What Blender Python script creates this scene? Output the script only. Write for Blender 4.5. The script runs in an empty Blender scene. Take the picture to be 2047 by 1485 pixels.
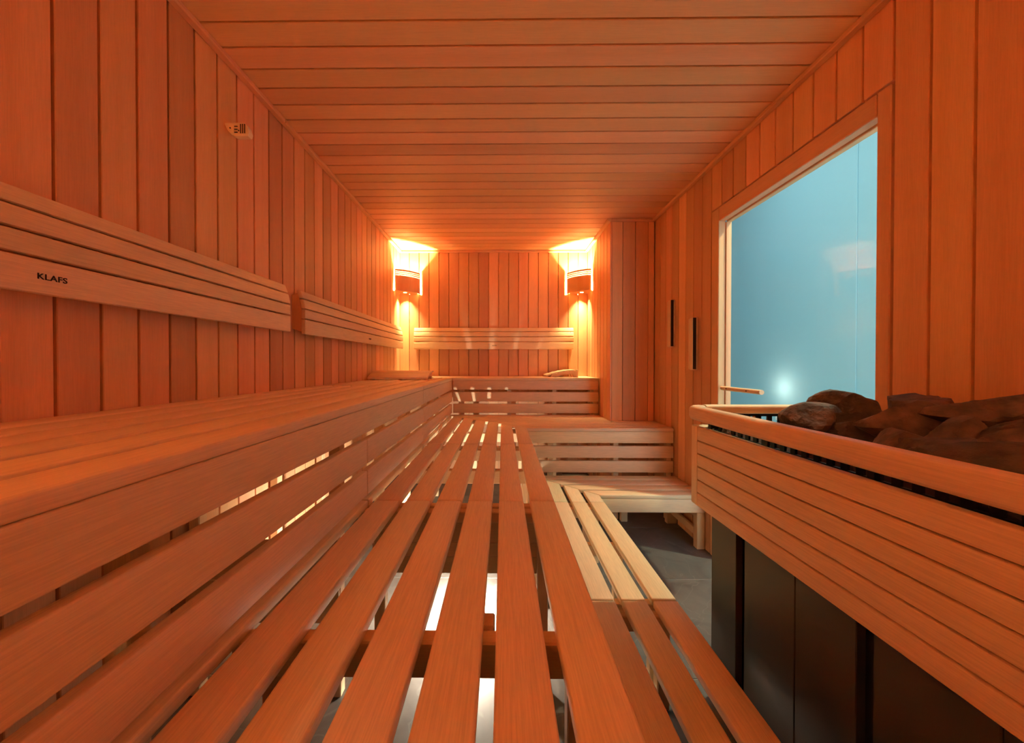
import bpy, bmesh, math, random
from mathutils import Vector, Matrix
random.seed(7)

# ------------------------------------------------------------------ camera, world, exposure
# U = one wall-board pitch = 0.10 m.  Survey frame: X right, Y into the room, Z up, eye at the origin.
U = 0.1
ZF = -10.95                                   # floor level below the eye, in U
scene = bpy.context.scene
def W(x, y, z): return Vector((x*U, y*U, (z-ZF)*U))

yaw, pitch, roll = 0.01023, -0.00824, 0.00065
fw = Vector((-math.sin(yaw)*math.cos(pitch), math.cos(yaw)*math.cos(pitch), math.sin(pitch)))
rt = Vector((math.cos(yaw), math.sin(yaw), 0)); up = rt.cross(fw)
rt, up = rt*math.cos(roll)+up*math.sin(roll), -rt*math.sin(roll)+up*math.cos(roll)
cam_d = bpy.data.cameras.new('camera'); cam = bpy.data.objects.new('camera', cam_d)
scene.collection.objects.link(cam)
M3 = Matrix((rt, up, -fw)).transposed()
cam.matrix_world = Matrix.Translation(W(0, 0, 0)) @ M3.to_4x4()
cam_d.sensor_fit = 'HORIZONTAL'; cam_d.sensor_width = 36.0
cam_d.lens = 747.66/2047*36.0
cam_d.shift_x = (1023.5-996.92)/2047
cam_d.shift_y = (734.06-742.5)/2047
cam_d.clip_start = 0.01; cam_d.clip_end = 100
scene.camera = cam

world = bpy.data.worlds.new('world'); scene.world = world; world.use_nodes = True
world.node_tree.nodes['Background'].inputs[0].default_value = (0.55, 0.75, 0.9, 1)
world.node_tree.nodes['Background'].inputs[1].default_value = 0.3

vs = scene.view_settings
vs.view_transform = 'Standard'; vs.look = 'None'; vs.gamma = 1.0; vs.use_curve_mapping = False
vs.exposure = 0.48
try:
    scene.cycles.use_denoising = True
    scene.cycles.max_bounces = 12; scene.cycles.diffuse_bounces = 8; scene.cycles.glossy_bounces = 4
    scene.cycles.transmission_bounces = 6; scene.cycles.transparent_max_bounces = 8
    scene.cycles.sample_clamp_indirect = 6.0
    scene.cycles.caustics_reflective = False; scene.cycles.caustics_refractive = False
except Exception: pass

CORNER_W = 135.0          # corner lamps in view
REAR_L, REAR_R = 370.0, 40.0            # fill lamps of the same make, added unseen behind the camera
UNDER_W = 85.0           # lamp under the middle bench
WARM = (1.0, 0.745, 0.33); WARM_REAR = (1.0, 0.80, 0.47); UNDER_C = (1.0, 0.86, 0.66)
HALL_W = 5.5            # unseen ceiling fill lights added in the hall outside the glass door
HALL_C = (1.0, 0.97, 0.86)
WINDOW_W = 6.0          # daylight from a window added, unseen, at the hall's end
DOWN_W = 265.0           # recessed downlight in the hall in front of the door
DOWN_C = (1.0, 0.91, 0.58)

# ------------------------------------------------------------------ materials
def new_mat(name):
    m = bpy.data.materials.new(name); m.use_nodes = True
    nt = m.node_tree; return m, nt, nt.nodes['Principled BSDF']

def wood(name, base, dark, axis, rough=0.5, vary=0.22, fleck=0.05, streak=0.6):
    """Sawn board: long grain along one local axis, each board a little different."""
    m, nt, b = new_mat(name); N, L = nt.nodes, nt.links
    tc = N.new('ShaderNodeTexCoord'); oi = N.new('ShaderNodeObjectInfo')
    off = N.new('ShaderNodeVectorMath'); off.operation = 'SCALE'; off.inputs[0].default_value = (13.1, 7.7, 9.3)
    L.new(oi.outputs['Random'], off.inputs['Scale'])
    def grain(along, across, detail, rough_):
        sc = [across]*3; sc['xyz'.index(axis)] = along
        mp = N.new('ShaderNodeMapping'); mp.inputs['Scale'].default_value = sc
        L.new(tc.outputs['Object'], mp.inputs['Vector'])
        ad = N.new('ShaderNodeVectorMath'); L.new(mp.outputs[0], ad.inputs[0]); L.new(off.outputs[0], ad.inputs[1])
        nz = N.new('ShaderNodeTexNoise'); nz.inputs['Detail'].default_value = detail; nz.inputs['Roughness'].default_value = rough_
        nz.inputs['Scale'].default_value = 1.0
        L.new(ad.outputs[0], nz.inputs['Vector']); return nz.outputs['Fac']
    big = grain(0.7, 16, 3, 0.5); fine = grain(14, 420, 2, 0.6)
    r1 = N.new('ShaderNodeMapRange'); r1.inputs[1].default_value = 0.33; r1.inputs[2].default_value = 0.67
    r1.inputs[3].default_value = 0; r1.inputs[4].default_value = streak; L.new(big, r1.inputs[0])
    mx = N.new('ShaderNodeMix'); mx.data_type = 'RGBA'
    mx.inputs[6].default_value = (*base, 1); mx.inputs[7].default_value = (*dark, 1); L.new(r1.outputs[0], mx.inputs[0])
    r2 = N.new('ShaderNodeMapRange'); r2.inputs[1].default_value = 0.35; r2.inputs[2].default_value = 0.65
    r2.inputs[3].default_value = 1-fleck; r2.inputs[4].default_value = 1+fleck*0.6; L.new(fine, r2.inputs[0])
    r3 = N.new('ShaderNodeMapRange'); r3.inputs[3].default_value = 1-vary; r3.inputs[4].default_value = 1+vary*0.8
    L.new(oi.outputs['Random'], r3.inputs[0])
    ml = N.new('ShaderNodeMath'); ml.operation = 'MULTIPLY'; L.new(r2.outputs[0], ml.inputs[0]); L.new(r3.outputs[0], ml.inputs[1])
    sc = N.new('ShaderNodeVectorMath'); sc.operation = 'SCALE'; L.new(mx.outputs[2], sc.inputs[0]); L.new(ml.outputs[0], sc.inputs['Scale'])
    hs = N.new('ShaderNodeHueSaturation')
    rh = N.new('ShaderNodeMath'); rh.operation = 'MULTIPLY_ADD'; rh.inputs[1].default_value = 7.31; rh.inputs[2].default_value = 0.0
    fr = N.new('ShaderNodeMath'); fr.operation = 'FRACT'; L.new(oi.outputs['Random'], rh.inputs[0]); L.new(rh.outputs[0], fr.inputs[0])
    rm = N.new('ShaderNodeMapRange'); rm.inputs[3].default_value = 0.489; rm.inputs[4].default_value = 0.509
    L.new(fr.outputs[0], rm.inputs[0]); L.new(rm.outputs[0], hs.inputs['Hue']); L.new(sc.outputs[0], hs.inputs['Color'])
    L.new(hs.outputs[0], b.inputs['Base Color'])
    b.inputs['Roughness'].default_value = rough
    b.inputs['Specular IOR Level'].default_value = 0.3
    bp = N.new('ShaderNodeBump'); bp.inputs['Strength'].default_value = 0.06; bp.inputs['Distance'].default_value = 0.002
    L.new(fine, bp.inputs['Height']); L.new(bp.outputs[0], b.inputs['Normal'])
    return m

WALL_B, WALL_D = (0.76, 0.435, 0.235), (0.67, 0.34, 0.165)
CEIL_B, CEIL_D = (0.81, 0.50, 0.28), (0.74, 0.42, 0.21)
BEN_B, BEN_D = (0.80, 0.62, 0.41), (0.74, 0.545, 0.335)
wall_z = wood('wall_board_vertical', WALL_B, WALL_D, 'z')
ceil_x = wood('ceiling_board', CEIL_B, CEIL_D, 'x', vary=0.14)
trim_x = wood('trim_wood_x', (0.74, 0.46, 0.26), WALL_D, 'x', vary=0.05)
trim_y = wood('trim_wood_y', (0.74, 0.46, 0.26), WALL_D, 'y', vary=0.05)
trim_z = wood('trim_wood_z', (0.74, 0.46, 0.26), WALL_D, 'z', vary=0.05)
bench_x = wood('bench_wood_x', BEN_B, BEN_D, 'x', vary=0.08, fleck=0.09)
bench_y = wood('bench_wood_y', BEN_B, BEN_D, 'y', vary=0.08, fleck=0.09)
bench_z = wood('bench_wood_z', BEN_B, BEN_D, 'z', vary=0.08, fleck=0.09)
frame_x = wood('frame_wood_x', (0.74, 0.54, 0.33), (0.66, 0.46, 0.27), 'x', vary=0.06)
frame_y = wood('frame_wood_y', (0.74, 0.54, 0.33), (0.66, 0.46, 0.27), 'y', vary=0.06)
frame_z = wood('frame_wood_z', (0.74, 0.54, 0.33), (0.66, 0.46, 0.27), 'z', vary=0.06)
pale_x = wood('pale_sensor_wood', (0.95, 0.82, 0.60), (0.93, 0.78, 0.54), 'x', vary=0.02)
BAX = {'x': bench_x, 'y': bench_y, 'z': bench_z}

def plain(name, col, rough=0.5, metal=0.0, spec=0.5):
    m, nt, b = new_mat(name)
    b.inputs['Base Color'].default_value = (*col, 1); b.inputs['Roughness'].default_value = rough
    b.inputs['Metallic'].default_value = metal; b.inputs['Specular IOR Level'].default_value = spec
    nz = nt.nodes.new('ShaderNodeTexNoise'); nz.inputs['Scale'].default_value = 60
    mr = nt.nodes.new('ShaderNodeMapRange'); mr.inputs[3].default_value = rough*0.9; mr.inputs[4].default_value = min(1, rough*1.1)
    nt.links.new(nz.outputs['Fac'], mr.inputs[0]); nt.links.new(mr.outputs[0], b.inputs['Roughness'])
    return m
steel_dark = plain('heater_steel', (0.040, 0.028, 0.021), 0.38, 0.35)
black_metal = plain('black_metal', (0.012, 0.010, 0.010), 0.45, 0.5)
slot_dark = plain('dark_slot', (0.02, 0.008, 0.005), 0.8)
burnt = plain('burnt_lettering', (0.035, 0.008, 0.004), 0.8)
plaster = plain('hall_plaster', (0.80, 0.82, 0.83), 0.85)
blue_plaster = plain('hall_blue_plaster', (0.27, 0.52, 0.63), 0.85)
screed = plain('hall_floor', (0.78, 0.77, 0.74), 0.6)
white_metal = plain('white_lamp_metal', (0.8, 0.8, 0.78), 0.4)

def emis(name, col, s):
    m, nt, b = new_mat(name); b.inputs['Base Color'].default_value = (*col, 1)
    b.inputs['Emission Color'].default_value = (*col, 1); b.inputs['Emission Strength'].default_value = s; return m
bulb_mat = emis('bulb_glow', (1.0, 0.78, 0.45), 12)
hall_fill_light = emis('hall_fill_glow', (0.95, 0.97, 1.0), 2)

def stone_mat():
    m, nt, b = new_mat('heater_stone'); N, L = nt.nodes, nt.links
    tc = N.new('ShaderNodeTexCoord'); oi = N.new('ShaderNodeObjectInfo')
    n1 = N.new('ShaderNodeTexNoise'); n1.inputs['Scale'].default_value = 22; n1.inputs['Detail'].default_value = 8
    L.new(tc.outputs['Object'], n1.inputs['Vector'])
    cr = N.new('ShaderNodeValToRGB'); cr.color_ramp.elements[0].position = 0.35; cr.color_ramp.elements[1].position = 0.75
    cr.color_ramp.elements[0].color = (0.034, 0.02, 0.016, 1); cr.color_ramp.elements[1].color = (0.13, 0.068, 0.047, 1)
    L.new(n1.outputs['Fac'], cr.inputs[0])
    mr = N.new('ShaderNodeMapRange'); mr.inputs[3].default_value = 0.6; mr.inputs[4].default_value = 1.45; L.new(oi.outputs['Random'], mr.inputs[0])
    sc = N.new('ShaderNodeVectorMath'); sc.operation = 'SCALE'; L.new(cr.outputs[0], sc.inputs[0]); L.new(mr.outputs[0], sc.inputs['Scale'])
    L.new(sc.outputs[0], b.inputs['Base Color'])
    b.inputs['Roughness'].default_value = 0.8
    n2 = N.new('ShaderNodeTexNoise'); n2.inputs['Scale'].default_value = 70; n2.inputs['Detail'].default_value = 6
    L.new(tc.outputs['Object'], n2.inputs['Vector'])
    bp = N.new('ShaderNodeBump'); bp.inputs['Strength'].default_value = 0.8; bp.inputs['Distance'].default_value = 0.006
    L.new(n2.outputs['Fac'], bp.inputs['Height']); L.new(bp.outputs[0], b.inputs['Normal']); return m
stone = stone_mat()

def tile_mat():
    m, nt, b = new_mat('floor_tile'); N, L = nt.nodes, nt.links
    tc = N.new('ShaderNodeTexCoord'); oi = N.new('ShaderNodeObjectInfo')
    off = N.new('ShaderNodeVectorMath'); off.operation = 'SCALE'; off.inputs[0].default_value = (5, 3, 2)
    L.new(oi.outputs['Random'], off.inputs['Scale'])
    ad = N.new('ShaderNodeVectorMath'); L.new(tc.outputs['Object'], ad.inputs[0]); L.new(off.outputs[0], ad.inputs[1])
    n1 = N.new('ShaderNodeTexNoise'); n1.inputs['Scale'].default_value = 5; n1.inputs['Detail'].default_value = 9; n1.inputs['Distortion'].default_value = 1.2
    L.new(ad.outputs[0], n1.inputs['Vector'])
    cr = N.new('ShaderNodeValToRGB'); cr.color_ramp.elements[0].position = 0.3; cr.color_ramp.elements[1].position = 0.8
    cr.color_ramp.elements[0].color = (0.075, 0.07, 0.068, 1); cr.color_ramp.elements[1].color = (0.15, 0.14, 0.135, 1)
    L.new(n1.outputs['Fac'], cr.inputs[0])
    vo = N.new('ShaderNodeTexNoise'); vo.inputs['Scale'].default_value = 2.2; vo.inputs['Detail'].default_value = 3; vo.inputs['Distortion'].default_value = 2.5
    L.new(ad.outputs[0], vo.inputs['Vector'])
    vr = N.new('ShaderNodeValToRGB'); e = vr.color_ramp.elements
    e[0].position = 0.49; e[0].color = (0, 0, 0, 1); e[1].position = 0.5; e[1].color = (1, 1, 1, 1)
    x = vr.color_ramp.elements.new(0.51); x.color = (0, 0, 0, 1); L.new(vo.outputs['Fac'], vr.inputs[0])
    mx = N.new('ShaderNodeMix'); mx.data_type = 'RGBA'; mx.inputs[7].default_value = (0.22, 0.21, 0.20, 1)
    ms = N.new('ShaderNodeMath'); ms.operation = 'MULTIPLY'; ms.inputs[1].default_value = 0.35
    L.new(vr.outputs[0], ms.inputs[0]); L.new(ms.outputs[0], mx.inputs[0]); L.new(cr.outputs[0], mx.inputs[6])
    L.new(mx.outputs[2], b.inputs['Base Color']); b.inputs['Roughness'].default_value = 0.5; return m
tile = tile_mat()
grout = plain('tile_grout', (0.34, 0.33, 0.31), 0.9)

def glass_mat():
    m = bpy.data.materials.new('door_glass'); m.use_nodes = True; nt = m.node_tree; N, L = nt.nodes, nt.links
    N.remove(N['Principled BSDF']); out = N['Material Output']
    tr = N.new('ShaderNodeBsdfTransparent'); tr.inputs[0].default_value = (0.93, 0.97, 0.97, 1)
    gl = N.new('ShaderNodeBsdfGlossy'); gl.inputs['Roughness'].default_value = 0.02
    fr = N.new('ShaderNodeFresnel'); fr.inputs[0].default_value = 1.25
    ge = N.new('ShaderNodeNewGeometry'); iv = N.new('ShaderNodeMath'); iv.operation = 'SUBTRACT'; iv.inputs[0].default_value = 1.0
    L.new(ge.outputs['Backfacing'], iv.inputs[1]); fm = N.new('ShaderNodeMath'); fm.operation = 'MULTIPLY'
    L.new(fr.outputs[0], fm.inputs[0]); L.new(iv.outputs[0], fm.inputs[1])      # only the outer face of each side reflects
    mx = N.new('ShaderNodeMixShader'); L.new(fm.outputs[0], mx.inputs[0]); L.new(tr.outputs[0], mx.inputs[1]); L.new(gl.outputs[0], mx.inputs[2])
    L.new(mx.outputs[0], out.inputs[0]); return m
glass = glass_mat()

# ------------------------------------------------------------------ builders
col = scene.collection
_cache = {}
def put(name, me, loc, parent=None, mat=None):
    o = bpy.data.objects.new(name, me); col.objects.link(o)
    if mat and len(me.materials) == 0: me.materials.append(mat)
    loc = Vector(loc)
    if parent is not None:
        o.parent = parent; loc = loc - worldloc(parent)
    o.location = loc
    return o
def worldloc(o):
    v = Vector(o.location)
    while o.parent: o = o.parent; v += o.location
    return v
def smooth(me, ang=40):
    for p in me.polygons: p.use_smooth = True
    try: me.set_sharp_from_angle(angle=math.radians(ang))
    except Exception: pass
def box(name, mat, x0, x1, y0, y1, z0, z1, parent=None, bev=0.03, seg=1):
    """one rectangular piece, edges eased"""
    sx, sy, sz = (x1-x0)*U, (y1-y0)*U, (z1-z0)*U
    key = (round(sx, 5), round(sy, 5), round(sz, 5), bev, seg, mat.name)
    me = _cache.get(key)
    if me is None:
        bm = bmesh.new(); bmesh.ops.create_cube(bm, size=1)
        for v in bm.verts: v.co = Vector((v.co.x*sx, v.co.y*sy, v.co.z*sz))
        bv = min(bev*U, 0.45*min(sx, sy, sz))
        if bv > 0: bmesh.ops.bevel(bm, geom=bm.edges[:], offset=bv, segments=seg, affect='EDGES', profile=0.5)
        me = bpy.data.meshes.new(name); bm.to_mesh(me); bm.free()
        if seg > 1: smooth(me, 50)
        me.materials.append(mat); _cache[key] = me
    return put(name, me, W((x0+x1)/2, (y0+y1)/2, (z0+z1)/2), parent)
def prism(name, mat, pts, lo, hi, axis='z', parent=None, bev=0.04, seg=2, ang=50):
    """outline pts extruded along an axis from lo to hi (outline in the other two axes, in order)"""
    i = 'xyz'.index(axis)
    def mk(p, h):
        c = list(p); c.insert(i, h); return Vector(c)
    cx = sum(p[0] for p in pts)/len(pts); cy = sum(p[1] for p in pts)/len(pts)
    org = mk((cx, cy), (lo+hi)/2)
    bm = bmesh.new()
    a = [bm.verts.new((mk(p, lo)-org)*U) for p in pts]; b = [bm.verts.new((mk(p, hi)-org)*U) for p in pts]
    bm.faces.new(a); bm.faces.new(b); n = len(pts)
    for k in range(n): bm.faces.new((a[k], a[(k+1) % n], b[(k+1) % n], b[k]))
    bmesh.ops.recalc_face_normals(bm, faces=bm.faces)
    if bev > 0: bmesh.ops.bevel(bm, geom=[e for e in bm.edges if e.calc_face_angle(0) > 0.6], offset=bev*U, segments=seg, affect='EDGES', profile=0.5)
    me = bpy.data.meshes.new(name); bm.to_mesh(me); bm.free(); smooth(me, ang); me.materials.append(mat)
    return put(name, me, W(*org), parent)
def rod(name, mat, p0, p1, r, parent=None, n=16, r1=None):
    p0, p1 = Vector(p0), Vector(p1); d = p1-p0; L_ = d.length
    bm = bmesh.new(); bmesh.ops.create_cone(bm, cap_ends=True, segments=n, radius1=r*U, radius2=(r1 or r)*U, depth=L_*U)
    q = Vector((0, 0, 1)).rotation_difference(d.normalized()); bmesh.ops.rotate(bm, cent=(0, 0, 0), matrix=q.to_matrix(), verts=bm.verts)
    me = bpy.data.meshes.new(name); bm.to_mesh(me); bm.free(); smooth(me, 40); me.materials.append(mat)
    return put(name, me, W(*((p0+p1)/2)), parent)
def thing(name, label, cat, x, y, z, group=None):
    o = bpy.data.objects.new(name, None); col.objects.link(o); o.location = W(x, y, z); o.empty_display_size = 0.05
    o['label'] = label; o['category'] = cat
    if group: o['group'] = group
    return o
def struct(o, label=None):
    o['kind'] = 'structure'
    if label: o['label'] = label
    return o

# ------------------------------------------------------------------ the room shell
XL, XR, XP = -10.38, 12.0, 8.52
YB, YP, YR = 37.74, 29.72, -8.0
ZC, ZT = 11.42, 11.22
G = 0.07                     # shadow gap between boards
BD = 0.13                     # board thickness
DOOR0, DOOR1, DTOP = 11.68, 21.68, 8.70

# floor: porcelain tiles on a grout bed
fl = struct(box('floor', grout, XL-0.6, XR+0.7, YR-0.6, YB+0.6, ZF-0.5, ZF-0.02, bev=0))
tx = [XL+0.02, -6.15, -0.1, 5.95, XR]; ty = [YR, -5.15, 0.9, 6.95, 13.0, 19.05, 25.1, 31.15, 37.2, YB]
for i in range(len(tx)-1):
    for j in range(len(ty)-1):
        box('tile', tile, tx[i]+0.02, tx[i+1]-0.02, ty[j]+0.02, ty[j+1]-0.02, ZF-0.1, ZF, fl, bev=0.008)

# ceiling boards run across the room
ce = struct(box('ceiling', ceil_x, XL-0.6, XR+0.7, YR-0.6, YB+0.6, ZC+BD, ZC+0.6, bev=0))
k0 = math.floor((YR-12.507)); y = 12.507+k0
while y < YB:
    a, b = max(y+G/2, YR), min(y+1-G/2, YB)
    if b-a > 0.1: box('board', ceil_x, XL, XR, a, b, ZC, ZC+BD, ce, bev=0.018)
    y += 1
# left wall
wl = struct(box('wall_left', wall_z, XL-0.6, XL-BD, YR-0.6, YB+0.6, ZF, ZC, bev=0))
y = 8.586-17
while y < YB:
    a, b = max(y+G/2, YR), min(y+1-G/2, YB)
    if b-a > 0.05: box('board', wall_z, XL-BD, XL, a, b, ZF, ZC, wl, bev=0.018)
    y += 1
# back wall
wb = struct(box('wall_back', wall_z, XL, XR, YB+BD, YB+0.6, ZF, ZC, bev=0))
x = -8.414-2
while x < XP:
    a, b = max(x+G/2, XL), min(x+1-G/2, XP)
    if b-a > 0.05: box('board', wall_z, a, b, YB, YB+BD, ZF, ZC, wb, bev=0.018)
    x += 1
# boxed-in pillar at the far right
wpl = struct(box('wall_pillar_side', wall_z, XP+BD, XP+0.5, YP+BD, YB+BD, ZF, ZC, bev=0))
y = YP
for b in [YP+0.96]+[YP+0.96+i for i in range(1, 9)]:
    e = min(b, YB)
    if e-y > 0.1: box('board', wall_z, XP, XP+BD, y+(0 if y == YP else G/2), e-G/2, ZF, ZC, wpl, bev=0.018)
    y = b
wpf = struct(box('wall_pillar_front', wall_z, XP+BD, XR, YP+BD, YP+0.5, ZF, ZC, bev=0))
for a, b in ((XP+BD, 9.5), (9.5, 10.5), (10.5, 11.5), (11.5, XR)):
    box('board', wall_z, a+G*0.25, b-G*0.25, YP, YP+BD, ZF, ZC, wpf, bev=0.015)
# right wall with the glazed door
wr = thing('wall_right', '', '', XR, 10, ZF); del wr['category']; del wr['label']; struct(wr)
for (a, b, z0) in ((YR-0.6, DOOR0, ZF), (DOOR1, YP+0.5, ZF), (DOOR0, DOOR1, DTOP+0.06)):
    box('backing', wall_z, XR+BD, XR+0.6, a, b, z0, ZC, wr, bev=0)
y = 11.68-20
while y < YP:
    a, b = max(y+G/2, YR), min(y+1-G/2, YP)
    z0 = DTOP+0.06 if DOOR0-0.01 <= y < DOOR1-0.01 else ZF
    if b-a > 0.05: box('board', wall_z, XR, XR+BD, a, b, z0, ZC, wr, bev=0.018)
    y += 1
# wall behind the camera
wq = struct(box('wall_rear', wall_z, XL, XR, YR-0.6, YR-BD, ZF, ZC, bev=0))
x = XL
while x < XR:
    b = min(x+1, XR)
    if b-x > 0.1: box('board', wall_z, x+G/2, b-G/2, YR-BD, YR, ZF, ZC, wq, bev=0.018)
    x += 1
# cornice strips under the ceiling
def trim(n, m, *c): return struct(box('trim_%d' % n, m, *c, bev=0.035))
trim(1, trim_y, XL, XL+0.28, YR, 17.4, ZT, ZC)
trim(2, trim_y, XL, XL+0.28, 17.42, YB, ZT, ZC)
trim(3, trim_x, XL+0.28, XP-0.28, YB-0.28, YB, ZT, ZC)
trim(4, trim_y, XP-0.28, XP, YP-0.28, YB, ZT, ZC)
trim(5, trim_x, XP, XR-0.29, YP-0.28, YP, ZT, ZC)
trim(6, trim_y, XR-0.29, XR, 20.02, YP, ZT, ZC)
trim(7, trim_y, XR-0.29, XR, YR, 20.0, ZT, ZC)
trim(8, trim_x, XL+0.28, XR-0.29, YR, YR+0.28, ZT, ZC)

# glazed door
dr = thing('door_1', '', '', XR+0.3, 16.6, ZF); del dr['category']; dr['kind'] = 'structure'
dr['label'] = 'tall glass door in a wooden frame, pale blue hall beyond it'
box('jamb', trim_z, XR-0.02, XR+0.62, DOOR0+0.05, 12.17, ZF, DTOP-0.02, dr)
box('jamb', trim_z, XR-0.02, XR+0.36, 20.92, DOOR1-0.06, ZF, DTOP-0.02, dr)
box('rebate', trim_z, XR+0.37, XR+0.66, 20.86, DOOR1-0.06, ZF, 7.9, dr, bev=0.02)
box('header', trim_y, XR-0.02, XR+0.36, 12.19, 20.90, 7.93, DTOP-0.02, dr)
box('rebate', trim_y, XR+0.37, XR+0.66, 12.19, 20.85, 7.86, DTOP-0.02, dr, bev=0.02)
box('threshold', frame_y, XR, XR+0.62, 12.19, 20.90, ZF, ZF+0.2, dr)
box('glass_pane', glass, XR+0.50, XR+0.58, 12.15, 20.9, ZF+0.2, 7.88, dr, bev=0)
hd = rod('door_handle', frame_y, (XR+0.12, 17.6, -1.31), (XR+0.12, 20.75, -1.31), 0.115, dr)
for yy in (18.1, 20.3): rod('standoff', frame_x, (XR+0.14, yy, -1.31), (XR+0.50, yy, -1.31), 0.07, hd, 12)
for yy in (18.55, 20.2): rod('screw', slot_dark, (XR-0.01, yy, -1.31), (XR+0.03, yy, -1.31), 0.035, hd, 10)

# the hall outside
ho = struct(box('wall_hall_far', blue_plaster, 24.0, 24.6, -2, 60, ZF, 20, bev=0))
struct(box('wall_hall_recess', blue_plaster, 23.94, 24.0, 25.6, 60, ZF, 20, bev=0.02))
struct(box('wall_hall_end', plaster, 12.8, 24.0, 59.4, 60, ZF, 20, bev=0))
struct(box('wall_hall_near', plaster, 12.8, 24.0, -2, -1.4, ZF, 20, bev=0))
struct(box('wall_hall_sauna', plaster, 12.62, 12.8, 21.8, 59.4, ZF, 20, bev=0))
struct(box('wall_hall_sauna_near', plaster, 12.66, 12.8, -1.4, 11.5, ZF, 20, bev=0))
struct(box('floor_hall', screed, 12.75, 24.0, -2, 60, ZF-0.3, ZF, bev=0))
struct(box('ceiling_hall', plaster, 12.62, 24.6, -2, 60, 20, 20.4, bev=0))
def hall_fill(y, label):
    t = thing('ceiling_light', label, 'ceiling light', 15.0, y, 20, 'added hall fill lights')
    box('housing', white_metal, 13.8, 16.2, y-3, y+3, 19.8, 20, t)
    box('diffuser', hall_fill_light, 13.95, 16.05, y-2.85, y+2.85, 19.76, 19.8, t, bev=0)
    d = bpy.data.lights.new('hall_fill_light', 'AREA'); d.shape = 'RECTANGLE'; d.size = 2.0*U; d.size_y = 5.6*U
    d.energy = HALL_W; d.color = HALL_C
    o = bpy.data.objects.new('glow', d); col.objects.link(o); o.parent = t; o.location = Vector((0, 0, -0.26*U))
hall_fill(13.0, 'added white fill panel on the hall ceiling outside the glass door')
hall_fill(29.0, 'added white fill panel on the hall ceiling past the glass door')
hw = thing('fill_window_1', '', '', 18.4, -1.3, -8); del hw['category']; hw['kind'] = 'structure'; hw['label'] = 'added unseen fill window at the near end of the hall'
for a, b, c, e in ((13.5, 13.8, -8, 14), (23.2, 23.5, -8, 14), (13.8, 23.2, -8, -7.7), (13.8, 23.2, 13.7, 14), (18.35, 18.65, -7.7, 13.7)):
    box('fill_window_frame', white_metal, a, b, -1.4, -1.1, c, e, hw)
for a, b in ((13.8, 18.35), (18.65, 23.2)): box('fill_window_pane', hall_fill_light, a, b, -1.38, -1.30, -7.7, 13.7, hw, bev=0)
d = bpy.data.lights.new('window_fill', 'AREA'); d.shape = 'RECTANGLE'; d.size = 9.4*U; d.size_y = 21.0*U; d.energy = WINDOW_W; d.color = (1.0, 0.97, 0.9)  # area light in the added window, evens out the hall wall
o = bpy.data.objects.new('fill_light', d); col.objects.link(o); o.parent = hw; o.location = W(18.5, -1.05, 3)-W(18.4, -1.3, -8)
o.rotation_euler = (math.radians(90), 0, 0)
t = thing('ceiling_light', 'round recessed downlight in the hall ceiling before the door', 'ceiling light', 20.8, 17.0, 20)
rod('ring', white_metal, (20.8, 17, 19.9), (20.8, 17, 20), 0.55, t, 28)
d = bpy.data.lights.new('hall_downlight', 'SPOT'); d.energy = DOWN_W; d.color = DOWN_C; d.spot_size = math.radians(80); d.spot_blend = 0.5; d.shadow_soft_size = 0.04
o = bpy.data.objects.new('glow', d); col.objects.link(o); o.parent = t; o.location = Vector((0, 0, -0.2*U))
o.rotation_euler = Vector((-12.5, -0.6, -21)).to_track_quat('-Z', 'Y').to_euler()
t = thing('wall_light', 'small white wall light glowing low in the hall behind the door handle', 'wall light', 23.94, 32.0, -4.6)
prism('housing', white_metal, [(31.5, -4.8), (32.5, -4.8), (32.5, -4.4), (31.5, -4.4)], 23.55, 23.94, 'x', t, bev=0.05)
d = bpy.data.lights.new('hall_wall_light', 'POINT'); d.energy = 1.2; d.color = (1, 0.68, 0.5); d.shadow_soft_size = 0.03
o = bpy.data.objects.new('glow', d); col.objects.link(o); o.parent = t; o.location = Vector((-0.13, 0, 0.26))

# ------------------------------------------------------------------ benches
Z1, Z2, Z3 = -1.21, -4.47, -7.72
TH, SW, PI_ = 0.24, 0.80, 1.02
def slats_y(t, xf, n, y0, ycut, z, name='seat_slat'):
    """seat slats running into the room; ycut(x) is the far end (mitre)"""
    for k in range(n):
        b = xf-k*PI_; a = b-SW
        prism(name, bench_y, [(a, y0), (b, y0), (b, ycut(b)), (a, ycut(a))], z-TH, z, 'z', t, bev=0.045)
def slats_x(t, yf, n, xcut, x1, z, wallmax=None):
    for k in range(n):
        a = yf+k*PI_; b = a+SW; e = x1
        if wallmax and b > wallmax[0]: e = wallmax[1]
        prism('seat_slat', bench_x, [(xcut(a), a), (e, a), (e, b), (xcut(b), b)], z-TH, z, 'z', t, bev=0.045)
JG = 0.035
BACKX = -10.3
def skirt_rows(z): return [(z-0.245, z-1.04), (z-1.25, z-2.08), (z-2.29, z-3.10)]
def front_y(t, xf, y0, y1, z, splits=(), rows=3, top_name='front_rail'):
    """fascia under the nosing and open skirt slats below, facing the aisle"""
    for r, (zt, zb) in enumerate(skirt_rows(z)[:rows]):
        cuts = [y0]+([] if r == 0 else list(splits))+[y1]
        for a, b in zip(cuts[:-1], cuts[1:]):
            box(top_name if r == 0 else 'skirt_slat', bench_y, xf-0.22, xf, a+JG, b-JG, zb, zt, t, bev=0.03, seg=2)
def front_x(t, yf, x0, x1, z, rows=3):
    for r, (zt, zb) in enumerate(skirt_rows(z)[:rows]):
        box('front_rail' if r == 0 else 'skirt_slat', bench_x, x0+JG, x1-JG, yf, yf+0.22, zb, zt, t, bev=0.03, seg=2)

MIT_U, MIT = 28.52, 27.87      # mitre lines x + y
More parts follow.
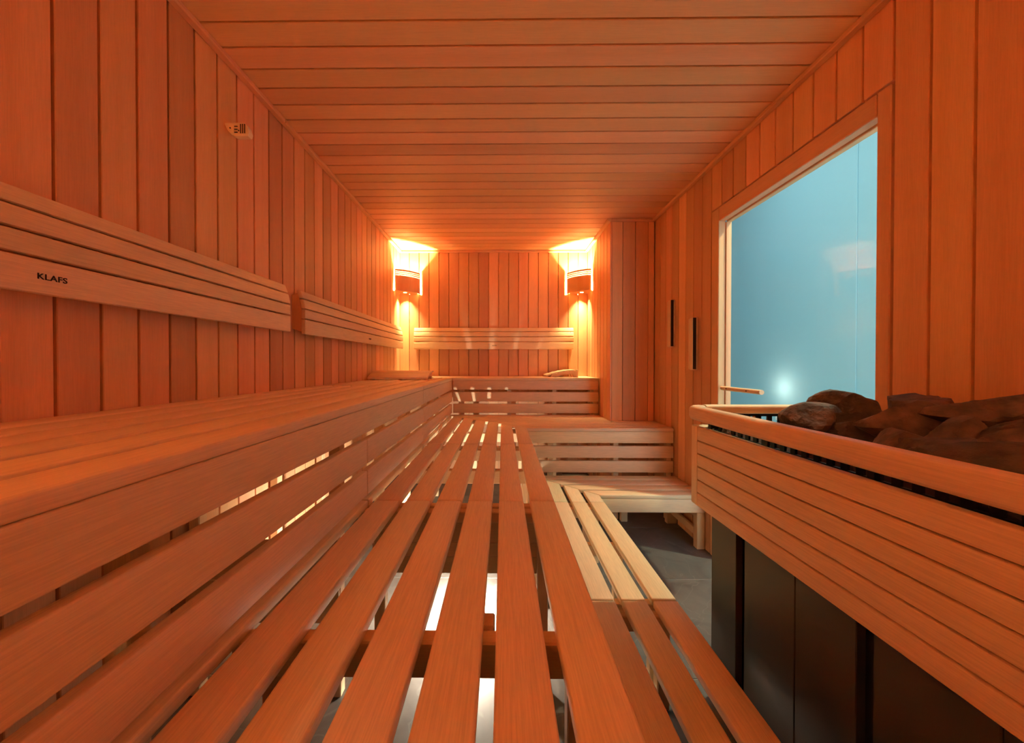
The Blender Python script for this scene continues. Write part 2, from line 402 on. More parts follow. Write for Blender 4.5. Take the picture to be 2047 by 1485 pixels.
# upper tier
t = thing('upper_bench', 'long upper slatted bench along the left wall, reaching out of the left foreground', 'bench', -7.4, 8, ZF, 'upper tier benches')
slats_y(t, -4.44, 6, YR, lambda x: 21.0-JG, Z1)
front_y(t, -4.44, YR, 21.0, Z1, splits=(12.25,))
for a, b in ((-5.7, -7.0), (-7.03, -8.4)):
    box('brace_board', frame_x, BACKX, -5.3, 11.98, 12.07, b, a, t, bev=0.015)  # unseen boards added to cast shadow on the nearer left wall
for yy in (-5, -0.5, 5.4, 12.3, 16.6, 20.7):
    box('cross_beam', frame_x, BACKX, -4.72, yy-0.18, yy+0.18, Z1-TH-0.55, Z1-TH, t)
    box('leg', frame_z, -5.68, -5.30, yy-0.18, yy+0.18, ZF, Z1-TH-0.55, t)
    box('leg', frame_z, BACKX, BACKX+0.35, yy-0.18, yy+0.18, ZF, Z1-TH-0.55, t)
t = thing('upper_bench', 'mitred corner piece of the upper bench in the far left corner, under a headrest', 'bench', -7.4, 27, ZF, 'upper tier benches')
slats_y(t, -4.44, 6, 21.0+JG, lambda x: MIT_U-x-0.02, Z1)
front_y(t, -4.44, 21.0, 32.92, Z1)
for yy in (21.3, 26.0, 31.0):
    box('cross_beam', frame_x, BACKX, -4.72, yy-0.18, yy+0.18, Z1-TH-0.55, Z1-TH, t)
    box('leg', frame_z, -5.68, -5.30, yy-0.18, yy+0.18, ZF, Z1-TH-0.55, t)
t = thing('upper_bench', 'upper slatted bench across the back wall below the back backrest', 'bench', 2, 35, ZF, 'upper tier benches')
slats_x(t, 32.96, 4, lambda yy: MIT_U-yy+0.02, 8.48, Z1)
slats_x(t, 32.96+4*PI_, 1, lambda yy: MIT_U-yy+0.02, 8.48, Z1) if False else None
prism('seat_slat', bench_x, [(MIT_U-37.04+0.02, 37.04), (8.48, 37.04), (8.48, 37.70), (MIT_U-37.70+0.02, 37.70)], Z1-TH, Z1, 'z', t, bev=0.045)
front_x(t, 32.96, -4.40, 8.48, Z1)
for xx in (-3.6, 0.6, 4.6, 8.2):
    box('cross_beam', frame_y, xx-0.18, xx+0.18, 33.2, 37.6, Z1-TH-0.55, Z1-TH, t)
    box('leg', frame_z, xx-0.18, xx+0.18, 33.2, 33.55, ZF, Z1-TH-0.55, t)

# middle tier
t = thing('middle_bench', 'wide middle bench of long reddish slats filling the foreground', 'bench', -1.4, 4, ZF, 'middle tier benches')
slats_y(t, 1.71, 7, YR, lambda x: 12.25-JG, Z2)
front_y(t, 1.71, YR, 12.25, Z2)
box('cross_beam', frame_x, -4.62, 1.45, 6.27, 6.6, Z2-TH-0.62, Z2-TH, t)
box('cross_beam', frame_x, -4.62, 1.45, -0.2, 0.15, Z2-TH-0.62, Z2-TH, t)
box('beam_block', frame_z, -0.50, -0.14, 6.7, 7.1, Z2-TH-0.4, Z2-TH-0.02, t)
box('cross_beam', frame_x, -4.62, 1.45, 11.85, 12.2, Z2-TH-0.36, Z2-TH, t)
for a, b in ((-5.12, -5.74), (-5.77, -6.2), (-6.23, -6.74)):
    box('brace_board', frame_x, -4.2, 1.45, 11.98, 12.16, b, a, t, bev=0.015)
for yy in (6.27, 11.85):
    for xx in (-4.1, 1.1): box('leg', frame_z, xx, xx+0.35, yy, yy+0.33, ZF, Z2-TH-0.62, t)
t = thing('middle_bench', 'second stretch of the middle bench, between the two joints', 'bench', -1.4, 16.6, ZF, 'middle tier benches')
slats_y(t, 1.71, 7, 12.25+JG, lambda x: 21.0-JG, Z2)
front_y(t, 1.71, 12.25, 21.0, Z2)
for yy in (12.5, 16.7, 20.6):
    box('cross_beam', frame_x, -4.62, 1.45, yy-0.17, yy+0.17, Z2-TH-0.6, Z2-TH, t)
    box('leg', frame_z, 1.08, 1.45, yy-0.17, yy+0.17, ZF, Z2-TH-0.6, t)
t = thing('middle_bench', 'mitred corner piece of the middle bench, light glowing through its slats', 'bench', -1.4, 25, ZF, 'middle tier benches')
slats_y(t, 1.71, 7, 21.0+JG, lambda x: MIT-x-0.03, Z2)
front_y(t, 1.71, 21.0, 26.1, Z2)
for yy, xr in ((21.35, 1.45), (25.6, 1.45), (29.6, -2.0)):
    box('cross_beam', frame_x, -4.62, xr, yy-0.17, yy+0.17, Z2-TH-0.6, Z2-TH, t)
    box('leg', frame_z, xr-0.36, xr, yy-0.17, yy+0.17, ZF, Z2-TH-0.6, t)
t = thing('middle_bench', 'middle bench across the back, reaching round the pillar foot', 'bench', 5, 29, ZF, 'middle tier benches')
slats_x(t, 26.16, 3, lambda yy: MIT-yy+0.03, XR-0.03, Z2)
slats_x(t, 26.16+3*PI_, 4, lambda yy: MIT-yy+0.03, XP-0.03, Z2)
prism('seat_slat', bench_x, [(XP+0.03, 26.16+3*PI_), (XR-0.03, 26.16+3*PI_), (XR-0.03, YP-0.03), (XP+0.03, YP-0.03)], Z2-TH, Z2, 'z', t, bev=0.03)
front_x(t, 26.16, 1.75, XR-0.03, Z2)
for xx in (3.4, 8.0, 11.7):
    box('cross_beam', frame_y, xx-0.18, xx+0.18, 26.4, 29.6 if xx > 8.3 else 33.0, Z2-TH-0.6, Z2-TH, t)
    box('leg', frame_z, xx-0.18, xx+0.18, 26.42, 26.8, ZF, Z2-TH-0.6, t)

# low tier (step bench)
def low_front(t, y0, y1): box('front_rail', bench_y, 5.50, 5.72, y0+JG, y1-JG, Z3-1.04, Z3-0.245, t, bev=0.03, seg=2)
t = thing('low_bench', 'low step bench in the right foreground, its slats running beside the heater', 'bench', 3.8, 5, ZF, 'low tier benches')
slats_y(t, 5.72, 4, YR, lambda x: 12.25-JG, Z3); low_front(t, YR, 12.25)
for yy in (-4, 2.0, 7.6, 11.95):
    box('cross_beam', frame_x, 1.9, 5.45, yy-0.17, yy+0.17, Z3-TH-0.5, Z3-TH, t)
    box('leg', frame_z, 4.9, 5.3, yy-0.17, yy+0.17, ZF, Z3-TH-0.5, t)
t = thing('low_bench', 'pale middle stretch of the low step bench beside the dark floor', 'bench', 3.8, 16.6, ZF, 'low tier benches')
slats_y(t, 5.72, 4, 12.25+JG, lambda x: 21.0-JG, Z3); low_front(t, 12.25, 21.0)
for yy in (12.55, 16.6, 20.7):
    box('cross_beam', frame_x, 1.9, 5.45, yy-0.17, yy+0.17, Z3-TH-0.5, Z3-TH, t)
    box('leg', frame_z, 4.9, 5.3, yy-0.17, yy+0.17, ZF, Z3-TH-0.5, t)
t = thing('low_bench', 'short mitred corner piece of the low step bench', 'bench', 3.8, 23, ZF, 'low tier benches')
slats_y(t, 5.72, 4, 21.0+JG, lambda x: MIT-x-0.03, Z3); low_front(t, 21.0, 22.1)
box('cross_beam', frame_x, 1.9, 5.45, 21.2, 21.5, Z3-TH-0.5, Z3-TH, t)
box('leg', frame_z, 4.6, 5.0, 21.2, 21.55, ZF, Z3-TH-0.5, t)
t = thing('low_bench', 'pale low bench across the back of the aisle, on a ladder-framed leg', 'bench', 9, 24, ZF, 'low tier benches')
slats_x(t, 22.10, 4, lambda yy: MIT-yy+0.03, XR-0.03, Z3)
box('front_rail', bench_x, 5.76, XR-0.03, 22.10, 22.32, Z3-1.04, Z3-0.245, t, bev=0.03, seg=2)
box('leg', frame_z, 11.5, 11.96, 22.12, 22.6, ZF, Z3-1.04, t, bev=0.05, seg=2)
box('leg', frame_z, 11.3, 11.96, 25.7, 26.1, ZF, Z3-TH-0.5, t)
box('side_rail', frame_y, 11.55, 11.75, 22.6, 25.7, Z3-1.45, Z3-1.05, t)
box('side_rail', frame_y, 11.55, 11.75, 22.6, 25.7, Z3-2.55, Z3-2.1, t)
box('leg', frame_z, 8.25, 8.7, 26.0, 26.38, ZF, Z3-TH-0.5, t)
box('cross_beam', frame_y, 8.25, 8.7, 22.35, 26.0, Z3-TH-0.5, Z3-TH, t)

# ------------------------------------------------------------------ backrests
def profile_front(z):                     # how far the face stands off the wall
    return 0.68 if z <= 2.7 else 0.68-0.24*((z-2.7)/0.92)**1.5
ROWS = [(1.48, 2.19), (2.25, 2.69), (2.75, 3.19), (3.25, 3.62)]
def backrest(label, mode, a, b, logo_at, logo_h):
    if mode == 'left': t = thing('backrest', label, 'backrest', XL, (a+b)/2, 1.48, 'slatted backrests')
    else: t = thing('backrest', label, 'backrest', (a+b)/2, YB, 1.48, 'slatted backrests')
    for z0, z1 in ROWS:
        zs = [z0+(z1-z0)*i/4 for i in range(5)]
        f = [profile_front(z) for z in zs]
        outl = [(f_, z) for f_, z in zip(f, zs)]+[(f_-0.2, z) for f_, z in reversed(list(zip(f, zs)))]
        if mode == 'left':
            prism('slat', bench_y, [(XL+p, z) for p, z in outl], a, b, 'y', t, bev=0.03, seg=2, ang=30)
        else:
            prism('slat', bench_x, [(YB-p, z) for p, z in outl], a, b, 'x', t, bev=0.03, seg=2, ang=30)
    n = 4
    for i in range(n):
        c = a+0.14+(b-a-0.28)*i/(n-1)
        pr = [(0.0, 1.75), (0.48, 1.60), (0.48, 2.7), (0.30, 3.5), (0.0, 3.4)]
        if mode == 'left': prism('bracket', trim_z, [(XL+p, z) for p, z in pr], c-0.12, c+0.12, 'y', t, bev=0.01)
        else: prism('bracket', trim_z, [(YB-p, z) for p, z in pr], c-0.12, c+0.12, 'x', t, bev=0.01)
    # branded lettering
    cu = bpy.data.curves.new('lettering', 'FONT'); cu.body = 'KL'+'\u039b'+'FS' if False else 'KLAFS'
    cu.size = 1.0; cu.extrude = 0.0; cu.offset = 0.012; cu.space_character = 1.05
    tmp = bpy.data.objects.new('tmp', cu); col.objects.link(tmp); bpy.context.view_layer.update()
    me = bpy.data.meshes.new_from_object(tmp.evaluated_get(bpy.context.evaluated_depsgraph_get()))
    bpy.data.objects.remove(tmp)
    xs = [v.co.x for v in me.vertices]; ys = [v.co.y for v in me.vertices]
    w0, w1, h0, h1 = min(xs), max(xs), min(ys), max(ys); s = logo_h*U/(h1-h0); wx = 1.12
    bm = bmesh.new(); bm.from_mesh(me)
    r = bmesh.ops.extrude_face_region(bm, geom=bm.faces[:])
    for v in [g for g in r['geom'] if isinstance(g, bmesh.types.BMVert)]: v.co.z += 0.002/s*0.5
    for v in bm.verts:
        p = ((v.co.x-(w0+w1)/2)*s*wx, (v.co.y-(h0+h1)/2)*s, v.co.z*s)
        v.co = Vector((p[2], p[0], p[1])) if mode == 'left' else Vector((p[0], -p[2], p[1]))
    bm.to_mesh(me); bm.free(); me.name = 'lettering'; me.materials.clear(); me.materials.append(burnt)
    o = put('lettering', me, W(XL+0.681, logo_at, 1.84) if mode == 'left' else W(logo_at, YB-0.681, 1.84), t)
    o['label'] = 'burnt-in dark brand lettering'
backrest('near slatted backrest on the left wall with dark lettering', 'left', -5.0, 17.05, 7.98, 0.125)
backrest('far slatted backrest on the left wall, towards the corner lamp', 'left', 18.32, 36.4, 27.3, 0.10)
backrest('slatted backrest centred on the back wall', 'back', -8.82, 7.04, -0.8, 0.10)

# ------------------------------------------------------------------ corner lamps
def corner_lamp(cx, cy, sx, sy, watts, label, tint=WARM):
    """curved perforated shade set across a room corner; sx, sy point from the corner into the room"""
    t = thing('corner_lamp', label, 'wall lamp', cx, cy, 7.0, 'corner lamps')
    R, nz, nu = 2.02, 24, 56
    zb, zt = 7.05, 9.1
    bm = bmesh.new(); grid = []
    holes_row = {17, 19, 21}
    a0, a1 = math.radians(3), math.radians(87)
    # arc bulging into the room between the two walls
    def pt(u, off):
        th = a0+(a1-a0)*u
        px, py = math.cos(th), math.sin(th)
        k = 1.62
        # superellipse-like shallow bow
        ex = (abs(px)**(2/k), abs(py)**(2/k))
        r = R-off
        return cx+sx*(0.05+r*ex[0]), cy+sy*(0.05+r*ex[1])
    for off in (0.0, 0.07):
        g = []
        for i in range(nz+1):
            z = zb+(zt-zb)*i/nz
            g.append([bm.verts.new(W(*pt(j/nu, off), z)-W(cx, cy, 7.0)) for j in range(nu+1)])
        grid.append(g)
    def hole(i, j): return i in holes_row and j % 2 == 1 and 2 < j < nu-2
    for s in (0, 1):
        for i in range(nz):
            for j in range(nu):
                if hole(i, j): continue
                q = (grid[s][i][j], grid[s][i][j+1], grid[s][i+1][j+1], grid[s][i+1][j])
                bm.faces.new(q if s == 0 else q[::-1])
    for i in range(nz):
        for j in range(nu):
            if hole(i, j):
                c = [(i, j), (i, j+1), (i+1, j+1), (i+1, j)]
                for k in range(4):
                    p, q = c[k], c[(k+1) % 4]
                    bm.faces.new((grid[0][p[0]][p[1]], grid[0][q[0]][q[1]], grid[1][q[0]][q[1]], grid[1][p[0]][p[1]]))
    for i in (0, nz):
        for j in range(nu): bm.faces.new((grid[0][i][j], grid[0][i][j+1], grid[1][i][j+1], grid[1][i][j]))
    for j in (0, nu):
        for i in range(nz): bm.faces.new((grid[0][i][j], grid[0][i+1][j], grid[1][i+1][j], grid[1][i][j]))
    bmesh.ops.recalc_face_normals(bm, faces=bm.faces)
    me = bpy.data.meshes.new('shade'); bm.to_mesh(me); bm.free(); smooth(me, 40); me.materials.append(trim_z)
    put('shade', me, W(cx, cy, 7.0), t)
    # wall batten, socket and bulb in the corner
    ax, ay = cx+sx*0.40, cy+sy*0.40
    box('socket_batten', frame_z, min(cx, cx+sx*0.3), max(cx, cx+sx*0.3), min(cy, cy+sy*0.3), max(cy, cy+sy*0.3), 7.35, 8.4, t, bev=0.02)
    rod('socket', white_metal, (ax, ay, 7.62), (ax, ay, 7.85), 0.16, t)
    # wooden floor of the lamp with a round light hole
    bm = bmesh.new(); inner, outer = [], []
    hx, hy, n_ = 0.72, 0.72, 32
    for q in range(n_):
        th = 2*math.pi*q/n_; dx_, dy_ = math.cos(th), math.sin(th)
        inner.append((hx+0.17*dx_, hy+0.17*dy_)); k_ = 10.0
        if dx_ < 0: k_ = min(k_, (hx-0.02)/-dx_)
        if dy_ < 0: k_ = min(k_, (hy-0.02)/-dy_)
        for m_ in range(200):
            rr = 0.36+m_*0.01
            X_, Y_ = (hx+rr*dx_)/1.9, (hy+rr*dy_)/1.9
            if X_ > 0 and Y_ > 0 and X_**1.62+Y_**1.62 > 1: k_ = min(k_, rr); break
        outer.append((hx+k_*dx_, hy+k_*dy_))
    V = [[bm.verts.new(Vector((sx*p[0]*U, sy*p[1]*U, (z_-7.0)*U))) for p in ring] for ring in (inner, outer) for z_ in (7.08, 7.14)]
    for q in range(n_):
        w_ = (q+1) % n_
        for a_, b_ in ((0, 2), (1, 3), (0, 1), (2, 3)): bm.faces.new((V[a_][q], V[a_][w_], V[b_][w_], V[b_][q]))
    bmesh.ops.recalc_face_normals(bm, faces=bm.faces)
    me = bpy.data.meshes.new('lamp_floor'); bm.to_mesh(me); bm.free(); me.materials.append(trim_x); put('lamp_floor', me, W(cx, cy, 7.0), t)
    bm = bmesh.new(); bmesh.ops.create_icosphere(bm, subdivisions=3, radius=0.2*U)
    me = bpy.data.meshes.new('bulb'); bm.to_mesh(me); bm.free(); smooth(me); me.materials.append(bulb_mat)
    put('bulb', me, W(ax, ay, 8.0), t)
    d = bpy.data.lights.new('lamp', 'POINT'); d.energy = watts; d.color = tint; d.shadow_soft_size = 0.022
    o = bpy.data.objects.new('glow', d); col.objects.link(o); o.parent = t
    o.location = W(cx+sx*0.72, cy+sy*0.72, 7.62)-W(cx, cy, 7.0)
corner_lamp(XL, YB, 1, -1, CORNER_W, 'lit curved wooden lamp in the far left corner')
corner_lamp(XP, YB, -1, -1, CORNER_W, 'lit curved wooden lamp in the far right corner, beside the pillar')
corner_lamp(XL, YR, 1, 1, REAR_L, 'added curved wooden fill lamp in the left corner behind the viewer', WARM_REAR)
corner_lamp(XR, YR, -1, 1, REAR_R, 'added curved wooden fill lamp in the right corner behind the viewer', WARM_REAR)

# lamp on the floor under the middle bench
t = thing('under_bench_lamp', 'small bright lamp on the floor under the middle bench', 'floor lamp', -1.4, 16.0, ZF)
rod('base', white_metal, (-1.4, 16.0, ZF), (-1.4, 16.0, ZF+0.25), 0.5, t, 24)
rod('socket', white_metal, (-1.4, 16.0, ZF+0.25), (-1.4, 16.0, ZF+0.75), 0.2, t, 16)
bm = bmesh.new(); bmesh.ops.create_icosphere(bm, subdivisions=3, radius=0.2*U)
me = bpy.data.meshes.new('bulb'); bm.to_mesh(me); bm.free(); smooth(me); me.materials.append(bulb_mat)
put('bulb', me, W(-1.4, 16.0, ZF+0.9), t)
rod('cap', white_metal, (-1.4, 16.0, ZF+1.62), (-1.4, 16.0, ZF+1.7), 0.58, t, 28, 0.56)
bm = bmesh.new(); rings = []
for rr in (0.56, 0.60):
    ring = []
    for i in range(33):
        th = math.radians(76-250*i/32)          # open only toward the far end and the left wall
        ring.append([bm.verts.new(Vector((rr*math.cos(th)*U, rr*math.sin(th)*U, h*U))) for h in (1.12, 1.66)])
    rings.append(ring)
for ring in rings:
    for i in range(32): bm.faces.new((ring[i][0], ring[i+1][0], ring[i+1][1], ring[i][1]))
for i in range(32):
    for k in (0, 1): bm.faces.new((rings[0][i][k], rings[0][i+1][k], rings[1][i+1][k], rings[1][i][k]))
for i in (0, 32): bm.faces.new((rings[0][i][0], rings[0][i][1], rings[1][i][1], rings[1][i][0]))
bmesh.ops.recalc_face_normals(bm, faces=bm.faces)
me = bpy.data.meshes.new('visor'); bm.to_mesh(me); bm.free(); smooth(me, 40); me.materials.append(white_metal)
put('visor', me, W(-1.4, 16.0, ZF), t)
for a in (0.6, 2.7, 4.8): rod('cap_strut', white_metal, (-1.4+0.5*math.cos(a), 16.0+0.5*math.sin(a), ZF+0.2), (-1.4+0.5*math.cos(a), 16.0+0.5*math.sin(a), ZF+1.62), 0.025, t, 8)
d = bpy.data.lights.new('under_bench', 'POINT'); d.energy = UNDER_W; d.color = UNDER_C; d.shadow_soft_size = 0.014
o = bpy.data.objects.new('glow', d); col.objects.link(o); o.parent = t; o.location = Vector((0, 0, 1.28*U))

# ------------------------------------------------------------------ things on the walls
t = thing('temperature_sensor', 'small pale wooden sensor cover high on the left wall', 'sensor', XL, 14.2, 8.5)
pr = [(XL, 9.0), (XL+0.74, 9.0), (XL+0.86, 8.86), (XL+0.93, 8.64), (XL+0.88, 8.5), (XL+0.40, 8.5), (XL+0.24, 8.58), (XL+0.1, 8.74), (XL, 8.94)]
prism('cover', pale_x, pr, 13.92, 14.16, 'y', t, bev=0.02)
for i in range(3):
    box('vent_slot', slot_dark, XL+0.60+0.075*i, XL+0.63+0.075*i, 13.90, 13.93, 8.60, 8.94, t, bev=0)
for i in range(3):
    box('vent_slot', slot_dark, XL+0.38, XL+0.50, 13.90, 13.93, 8.62+0.11*i, 8.65+0.11*i, t, bev=0)
rod('screw', slot_dark, (XL+0.22, 13.90, 8.80), (XL+0.22, 13.95, 8.80), 0.025, t, 10)
rod('screw', slot_dark, (XL+0.54, 13.90, 8.70), (XL+0.54, 13.95, 8.70), 0.025, t, 10)

def timer(y0, y1, z0, z1, label):
    t = thing('wall_instrument', label, 'instrument', XR, (y0+y1)/2, z0, 'wooden wall instruments')
    box('back_plate', bench_z, XR-0.16, XR, y0+0.10, y1, z0, z1, t, bev=0.02)
    box('holder', bench_z, XR-0.34, XR-0.16, y0+0.12, y0+0.48, z0+0.02, z1-0.02, t, bev=0.03)
    box('shade_strip', slot_dark, XR-0.30, XR-0.13, y0+0.06, y0+0.12, z0+0.06, z1-0.04, t, bev=0)  # dark strip painting in the shade on the holder's near side
    box('scale_slot', slot_dark, XR-0.19, XR-0.16, y0+0.52, y0+0.66, z0+0.30, z0+1.35, t, bev=0)
    box('edge_strip', bench_z, XR-0.26, XR-0.16, y0+0.67, y1-0.01, z0+0.05, z1-0.05, t, bev=0.02)
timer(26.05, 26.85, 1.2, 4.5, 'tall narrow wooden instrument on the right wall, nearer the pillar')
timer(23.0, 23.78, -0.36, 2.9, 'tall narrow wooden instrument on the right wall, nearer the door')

# ------------------------------------------------------------------ headrests on the upper bench
def headrest(label, x0, x1, y0, y1, run):
    """curved slatted neck rest: low front edge rising to a high back, on two cheeks"""
    t = thing('headrest', label, 'headrest', (x0+x1)/2, (y0+y1)/2, Z1, 'wooden headrests')
    prof = [(0.0, 0.22), (0.17, 0.36), (0.34, 0.50), (0.52, 0.61), (0.70, 0.68), (0.88, 0.70), (1.0, 0.68)]
    L0, L1 = (y0, y1) if run == 'x' else (x0, x1)
    S = lambda u: L0+(L1-L0)*u
    for (u0, h0), (u1, h1) in zip(prof[:-1], prof[1:]):
        g = 0.012
        o4 = [(S(u0+g), Z1+h0), (S(u1-g), Z1+h1), (S(u1-g), Z1+h1-0.13), (S(u0+g), Z1+h0-0.13)]
        if run == 'x': prism('slat', bench_x, o4, x0, x1, 'x', t, bev=0.015)
        else: prism('slat', bench_y, o4, y0, y1, 'y', t, bev=0.015)
    ch = [(S(0.10), Z1), (S(0.16), Z1)]+[(S(u), Z1+h-0.13) for u, h in prof[1:-1]]+[(S(0.98), Z1+0.54), (S(0.98), Z1), (S(0.86), Z1), (S(0.80), Z1+0.38), (S(0.45), Z1+0.3), (S(0.25), Z1)]
    ch = [(S(0.12), Z1)]+[(S(u), Z1+h-0.135) for u, h in prof[1:-1]]+[(S(0.97), Z1+0.53), (S(0.97), Z1), (S(0.84), Z1), (S(0.80), Z1+0.30), (S(0.52), Z1+0.25), (S(0.30), Z1)]
    A0, A1 = (x0, x1) if run == 'x' else (y0, y1)
    for c in (A0+0.1, (A0+A1)/2, A1-0.1-0.22):
        prism('cheek', trim_z, ch, c, c+0.22, run, t, bev=0.01)
headrest('long slatted wooden headrest on the far left upper bench corner', -10.15, -5.6, 27.9, 30.3, 'x')
headrest('small curved wooden headrest on the right end of the back bench', 4.0, 7.05, 34.4, 37.2, 'y')

# ------------------------------------------------------------------ heater
HX = 6.4; HY0 = 2.6
t = thing('sauna_heater', 'dark brown metal heater cabinet with a black slotted stone basket', 'heater', 9.4, 7.5, ZF)
bx0 = 6.9
box('cabinet', black_metal, bx0+0.22, 11.7, HY0+0.3, 12.3, ZF+0.25, -3.0, t, bev=0.03)
for a, b in ((11.07, 12.36), (8.86, 10.69), (7.32, 8.84), (5.2, 6.99), (HY0+0.2, 5.18)):
    box('panel', steel_dark, bx0, bx0+0.2, a, b, ZF+0.2, -3.4, t, bev=0.015)
box('panel', steel_dark, bx0+0.2, 11.7, 12.3, 12.42, ZF+0.2, -3.4, t, bev=0.015)
for xx in (7.4, 11.2):
    for yy in (HY0+0.6, 11.8): rod('foot', black_metal, (xx, yy, ZF), (xx, yy, ZF+0.26), 0.2, t)
# stone basket: slotted sheet-metal sides
ZBT, ZBB = -1.64, -3.0
def slotted(axis, c, lo, hi):
    s = 'basket_side'
    if axis == 'x':      # wall at x = c running along y
        o1 = box(s, black_metal, c-0.03, c+0.03, lo, hi, ZBT-0.08, ZBT, t, bev=0)
        box('lower_strip', black_metal, c-0.03, c+0.03, lo, hi, ZBB, ZBT-0.52, o1, bev=0)
    else:
        o1 = box(s, black_metal, lo, hi, c-0.03, c+0.03, ZBT-0.08, ZBT, t, bev=0)
        box('lower_strip', black_metal, lo, hi, c-0.03, c+0.03, ZBB, ZBT-0.52, o1, bev=0)
    n = int((hi-lo)/0.33)
    for i in range(n+1):
        p = lo+(hi-lo)*i/n; a, b = max(lo, p-0.075), min(hi, p+0.075)
        if axis == 'x': box('bar', black_metal, c-0.03, c+0.03, a, b, ZBT-0.52, ZBT-0.08, o1, bev=0)
        else: box('bar', black_metal, a, b, c-0.03, c+0.03, ZBT-0.52, ZBT-0.08, o1, bev=0)
slotted('x', 7.05, HY0+0.4, 12.5); slotted('y', 12.5, 7.08, 11.7); slotted('x', 11.75, HY0+0.4, 12.5); slotted('y', HY0+0.4, 7.08, 11.7)
box('grate', black_metal, 7.1, 11.7, HY0+0.45, 12.45, -2.95, -2.8, t, bev=0)
box('ledge', black_metal, 6.86, 7.02, HY0+0.4, 12.5, -2.5, -2.42, t, bev=0)

g = thing('heater_guard', 'orange wooden guard of narrow slats and a rounded rail around the heater', 'guard rail', 9.2, 7.7, ZF)
cuts = [(-2.05, -2.485), (-2.525, -2.91), (-2.95, -3.335), (-3.375, -3.77), (-3.81, -4.20), (-4.24, -4.65)]
for zt, zb in cuts:
    box('slat', bench_y, HX, HX+0.2, HY0, 12.345, zb, zt, g, bev=0.02, seg=2)
    box('slat', bench_x, HX+0.5, XR-0.05, 12.66, 12.85, zb, zt, g, bev=0.02, seg=2)
prism('corner_post', bench_z, [(HX, 12.355), (HX+0.5, 12.355), (HX+0.5, 12.86), (HX+0.18, 12.86), (HX+0.05, 12.80), (HX, 12.66)], -4.65, -2.05, 'z', g, bev=0.02)
for yy in (4.0, 6.7, 9.4, 11.95):
    box('upright', trim_z, HX+0.2, HX+0.42, yy, yy+0.2, -4.6, -2.12, g, bev=0.01)
    box('bracket', black_metal, HX+0.24, HX+0.30, yy+0.03, yy+0.17, -2.12, -1.84, g, bev=0)
for xx in (8.4, 11.2): box('upright', trim_z, xx, xx+0.2, 12.5+0.02, 12.66, -4.6, -1.66, g, bev=0.01)
box('standoff', black_metal, HX+0.28, HX+0.55, 12.08, 12.2, -2.06, -1.8, g, bev=0)
def rail_profile(x0, x1, z0, z1, n=5, r=0.16):
    out = []
    for cx_, cz_, a in ((x1-r, z1-r, 0), (x0+r, z1-r, 90), (x0+r, z0+r, 180), (x1-r, z0+r, 270)):
        for i in range(n+1):
            th = math.radians(a+90*i/n); out.append((cx_+r*math.cos(th), cz_+r*math.sin(th)))
    return out
# front rail bends round the corner into the end rail: swept rounded section
def sweep(name, mat, path, prof, parent):
    """prof: (outward offset, z) pairs; path: list of (x, y)"""
    bm = bmesh.new(); rings = []
    for i, p in enumerate(path):
        a = Vector(path[max(0, i-1)]); b = Vector(path[min(len(path)-1, i+1)])
        d = (b-a).normalized(); nrm = Vector((-d.y, d.x))
        rings.append([bm.verts.new((W(p[0]+nrm.x*o_, p[1]+nrm.y*o_, z))-W(path[0][0], path[0][1], prof[0][1])) for o_, z in prof])
    m_ = len(prof)
    for r0, r1 in zip(rings[:-1], rings[1:]):
        for k in range(m_): bm.faces.new((r0[k], r0[(k+1) % m_], r1[(k+1) % m_], r1[k]))
    bm.faces.new(rings[0]); bm.faces.new(rings[-1]); bmesh.ops.recalc_face_normals(bm, faces=bm.faces)
    me = bpy.data.meshes.new(name); bm.to_mesh(me); bm.free(); smooth(me, 60); me.materials.append(mat)
    return put(name, me, W(path[0][0], path[0][1], prof[0][1]), parent)
rp = rail_profile(-0.22, 0.22, -1.86, -1.40, r=0.13)
path = [(HX+0.13, HY0-0.1), (HX+0.13, 6), (HX+0.13, 10), (HX+0.13, 12.45)]
path += [(HX+0.13+0.42*(1-math.cos(math.radians(a))), 12.55+0.42*math.sin(math.radians(a))) for a in range(0, 76, 15)]
sweep('rail', bench_y, path, rp, g)
rp2 = rail_profile(-0.18, 0.18, -1.74, -1.40, r=0.12)
sweep('rail', bench_x, [(7.02, 13.08), (9, 13.08), (XR-0.03, 13.08)], rp2, g)

# stones
def make_stone(seed, rx, ry, rz, sub=4):
    rnd = random.Random(seed); bm = bmesh.new(); bmesh.ops.create_icosphere(bm, subdivisions=sub, radius=1)
    planes = []
    for _ in range(11):
        v = Vector((rnd.gauss(0, 1), rnd.gauss(0, 1), rnd.gauss(0, 1))).normalized(); planes.append((v, rnd.uniform(0.52, 0.9)))
    import mathutils.noise as mn
    o = Vector((seed*3.1, seed*1.7, seed*0.9))
    for v in bm.verts:
        d = v.co.normalized(); r = 1.15
        for n_, h in planes:
            c = n_.dot(d)
            if c > 0.05: r = min(r, h/c)
        r += 0.03*mn.noise(d*2.1+o)+0.025*mn.noise(d*6+o)+0.026*mn.noise(d*13+o)+0.02*mn.noise(d*26+o)
        v.co = Vector((d.x*r*rx*U, d.y*r*ry*U, d.z*r*rz*U))
    me = bpy.data.meshes.new('heater_stone'); bm.to_mesh(me); bm.free(); smooth(me, 20); me.materials.append(stone); return me
def px_stone(seed, px, py, X, hw, hh, label=None, rz=0.0, dep=None, tilt=0.0):
    k = (px-1004.6)/747.7; Y = X/k; Z = -(py-727.9)*Y/747.7
    me = make_stone(seed, hw*0.98, dep or hw*0.8, hh*1.12)
    o = put('heater_stone', me, W(X, Y, Z)); o.rotation_euler = (0, tilt, math.radians(-35)+rz)
    o['label'] = label or 'dark stone buried in the heater basket'; o['category'] = 'stone'; o['group'] = 'stones in the heater'
    return o
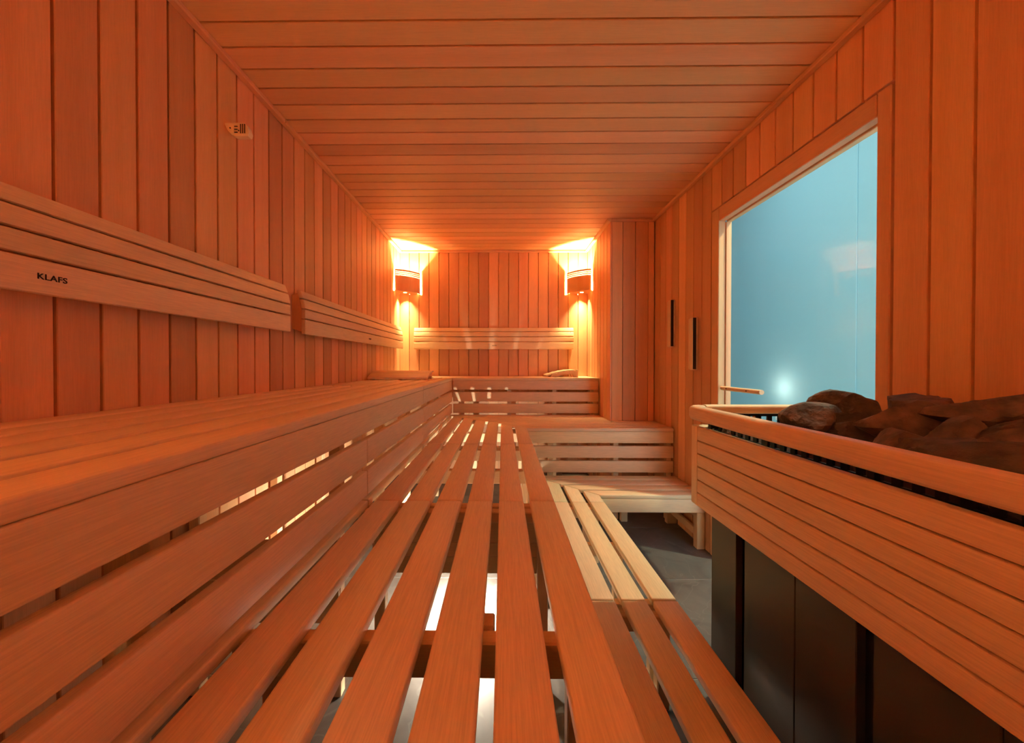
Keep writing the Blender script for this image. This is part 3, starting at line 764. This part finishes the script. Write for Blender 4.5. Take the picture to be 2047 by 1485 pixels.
px_stone(1, 1690, 822, 10.75, 0.95, 0.55, 'peaked dark stone farthest back, before the bottom of the door glass', tilt=0.1)
px_stone(2, 1620, 850, 9.2, 0.86, 0.55, 'rough reddish stone at the far left end of the pile', tilt=-0.15)
px_stone(3, 1694, 852, 9.7, 0.5, 0.40, 'small stone wedged below the peaked stone')
px_stone(4, 1790, 854, 9.6, 0.96, 0.56, 'big broad stone in the middle of the pile', tilt=-0.08)
px_stone(5, 1838, 824, 10.85, 0.88, 0.60, 'rounded stone rising behind the big broad stone')
px_stone(6, 1990, 831, 10.55, 1.12, 0.46, 'long flat-topped stone at the top right edge', tilt=0.10)
px_stone(7, 1906, 872, 9.45, 0.62, 0.38, 'stone under the left end of the long flat-topped stone')
px_stone(8, 1862, 896, 8.7, 0.86, 0.31, 'long low stone leaning toward the rail', tilt=-0.2)
px_stone(9, 2032, 866, 10.0, 0.72, 0.36, 'small shaded stone under the long flat-topped stone')
px_stone(10, 1968, 922, 8.2, 0.95, 0.32, 'wide dark stone next to the rail at the right edge', tilt=-0.1)
px_stone(11, 2035, 892, 9.0, 0.72, 0.33, 'wedge-shaped stone above the wide dark one, at the right edge')
px_stone(12, 1706, 876, 9.0, 0.60, 0.34, 'low stone just inside the rail, below the small wedged stone')
px_stone(13, 1798, 894, 8.6, 0.72, 0.34, 'flat stone just inside the rail, left of the long low stone')
rs = random.Random(5)
for i, yy in enumerate((3.8, 5.2, 6.6, 8.0, 9.4, 10.8, 11.9)):
    for xx in (7.75, 9.25, 10.8):
        me = make_stone(40+i*3+int(xx), 0.80, 0.74, 0.5, 3)
        o = put('heater_stone', me, W(xx+rs.uniform(-.1, .1), yy+rs.uniform(-.12, .12)-(0.2 if i == 6 else 0), -2.36)); o.rotation_euler = (0, 0, rs.uniform(0, 6))
        o['label'] = 'dark stone in the lower layer of the heater basket'; o['category'] = 'stone'; o['group'] = 'lower stones in the heater'
for xx, y2 in ((8.6, 4.6), (10.4, 4.4), (9.6, 5.8), (11.0, 6.2)):
    me = make_stone(rs.randint(20, 900), 0.85, 0.75, 0.5, 3)
    o = put('heater_stone', me, W(xx, y2, -1.6)); o.rotation_euler = (0, 0, rs.uniform(0, 6))
    o['label'] = 'dark stone at the near end of the heater basket'; o['category'] = 'stone'; o['group'] = 'near stones in the heater'
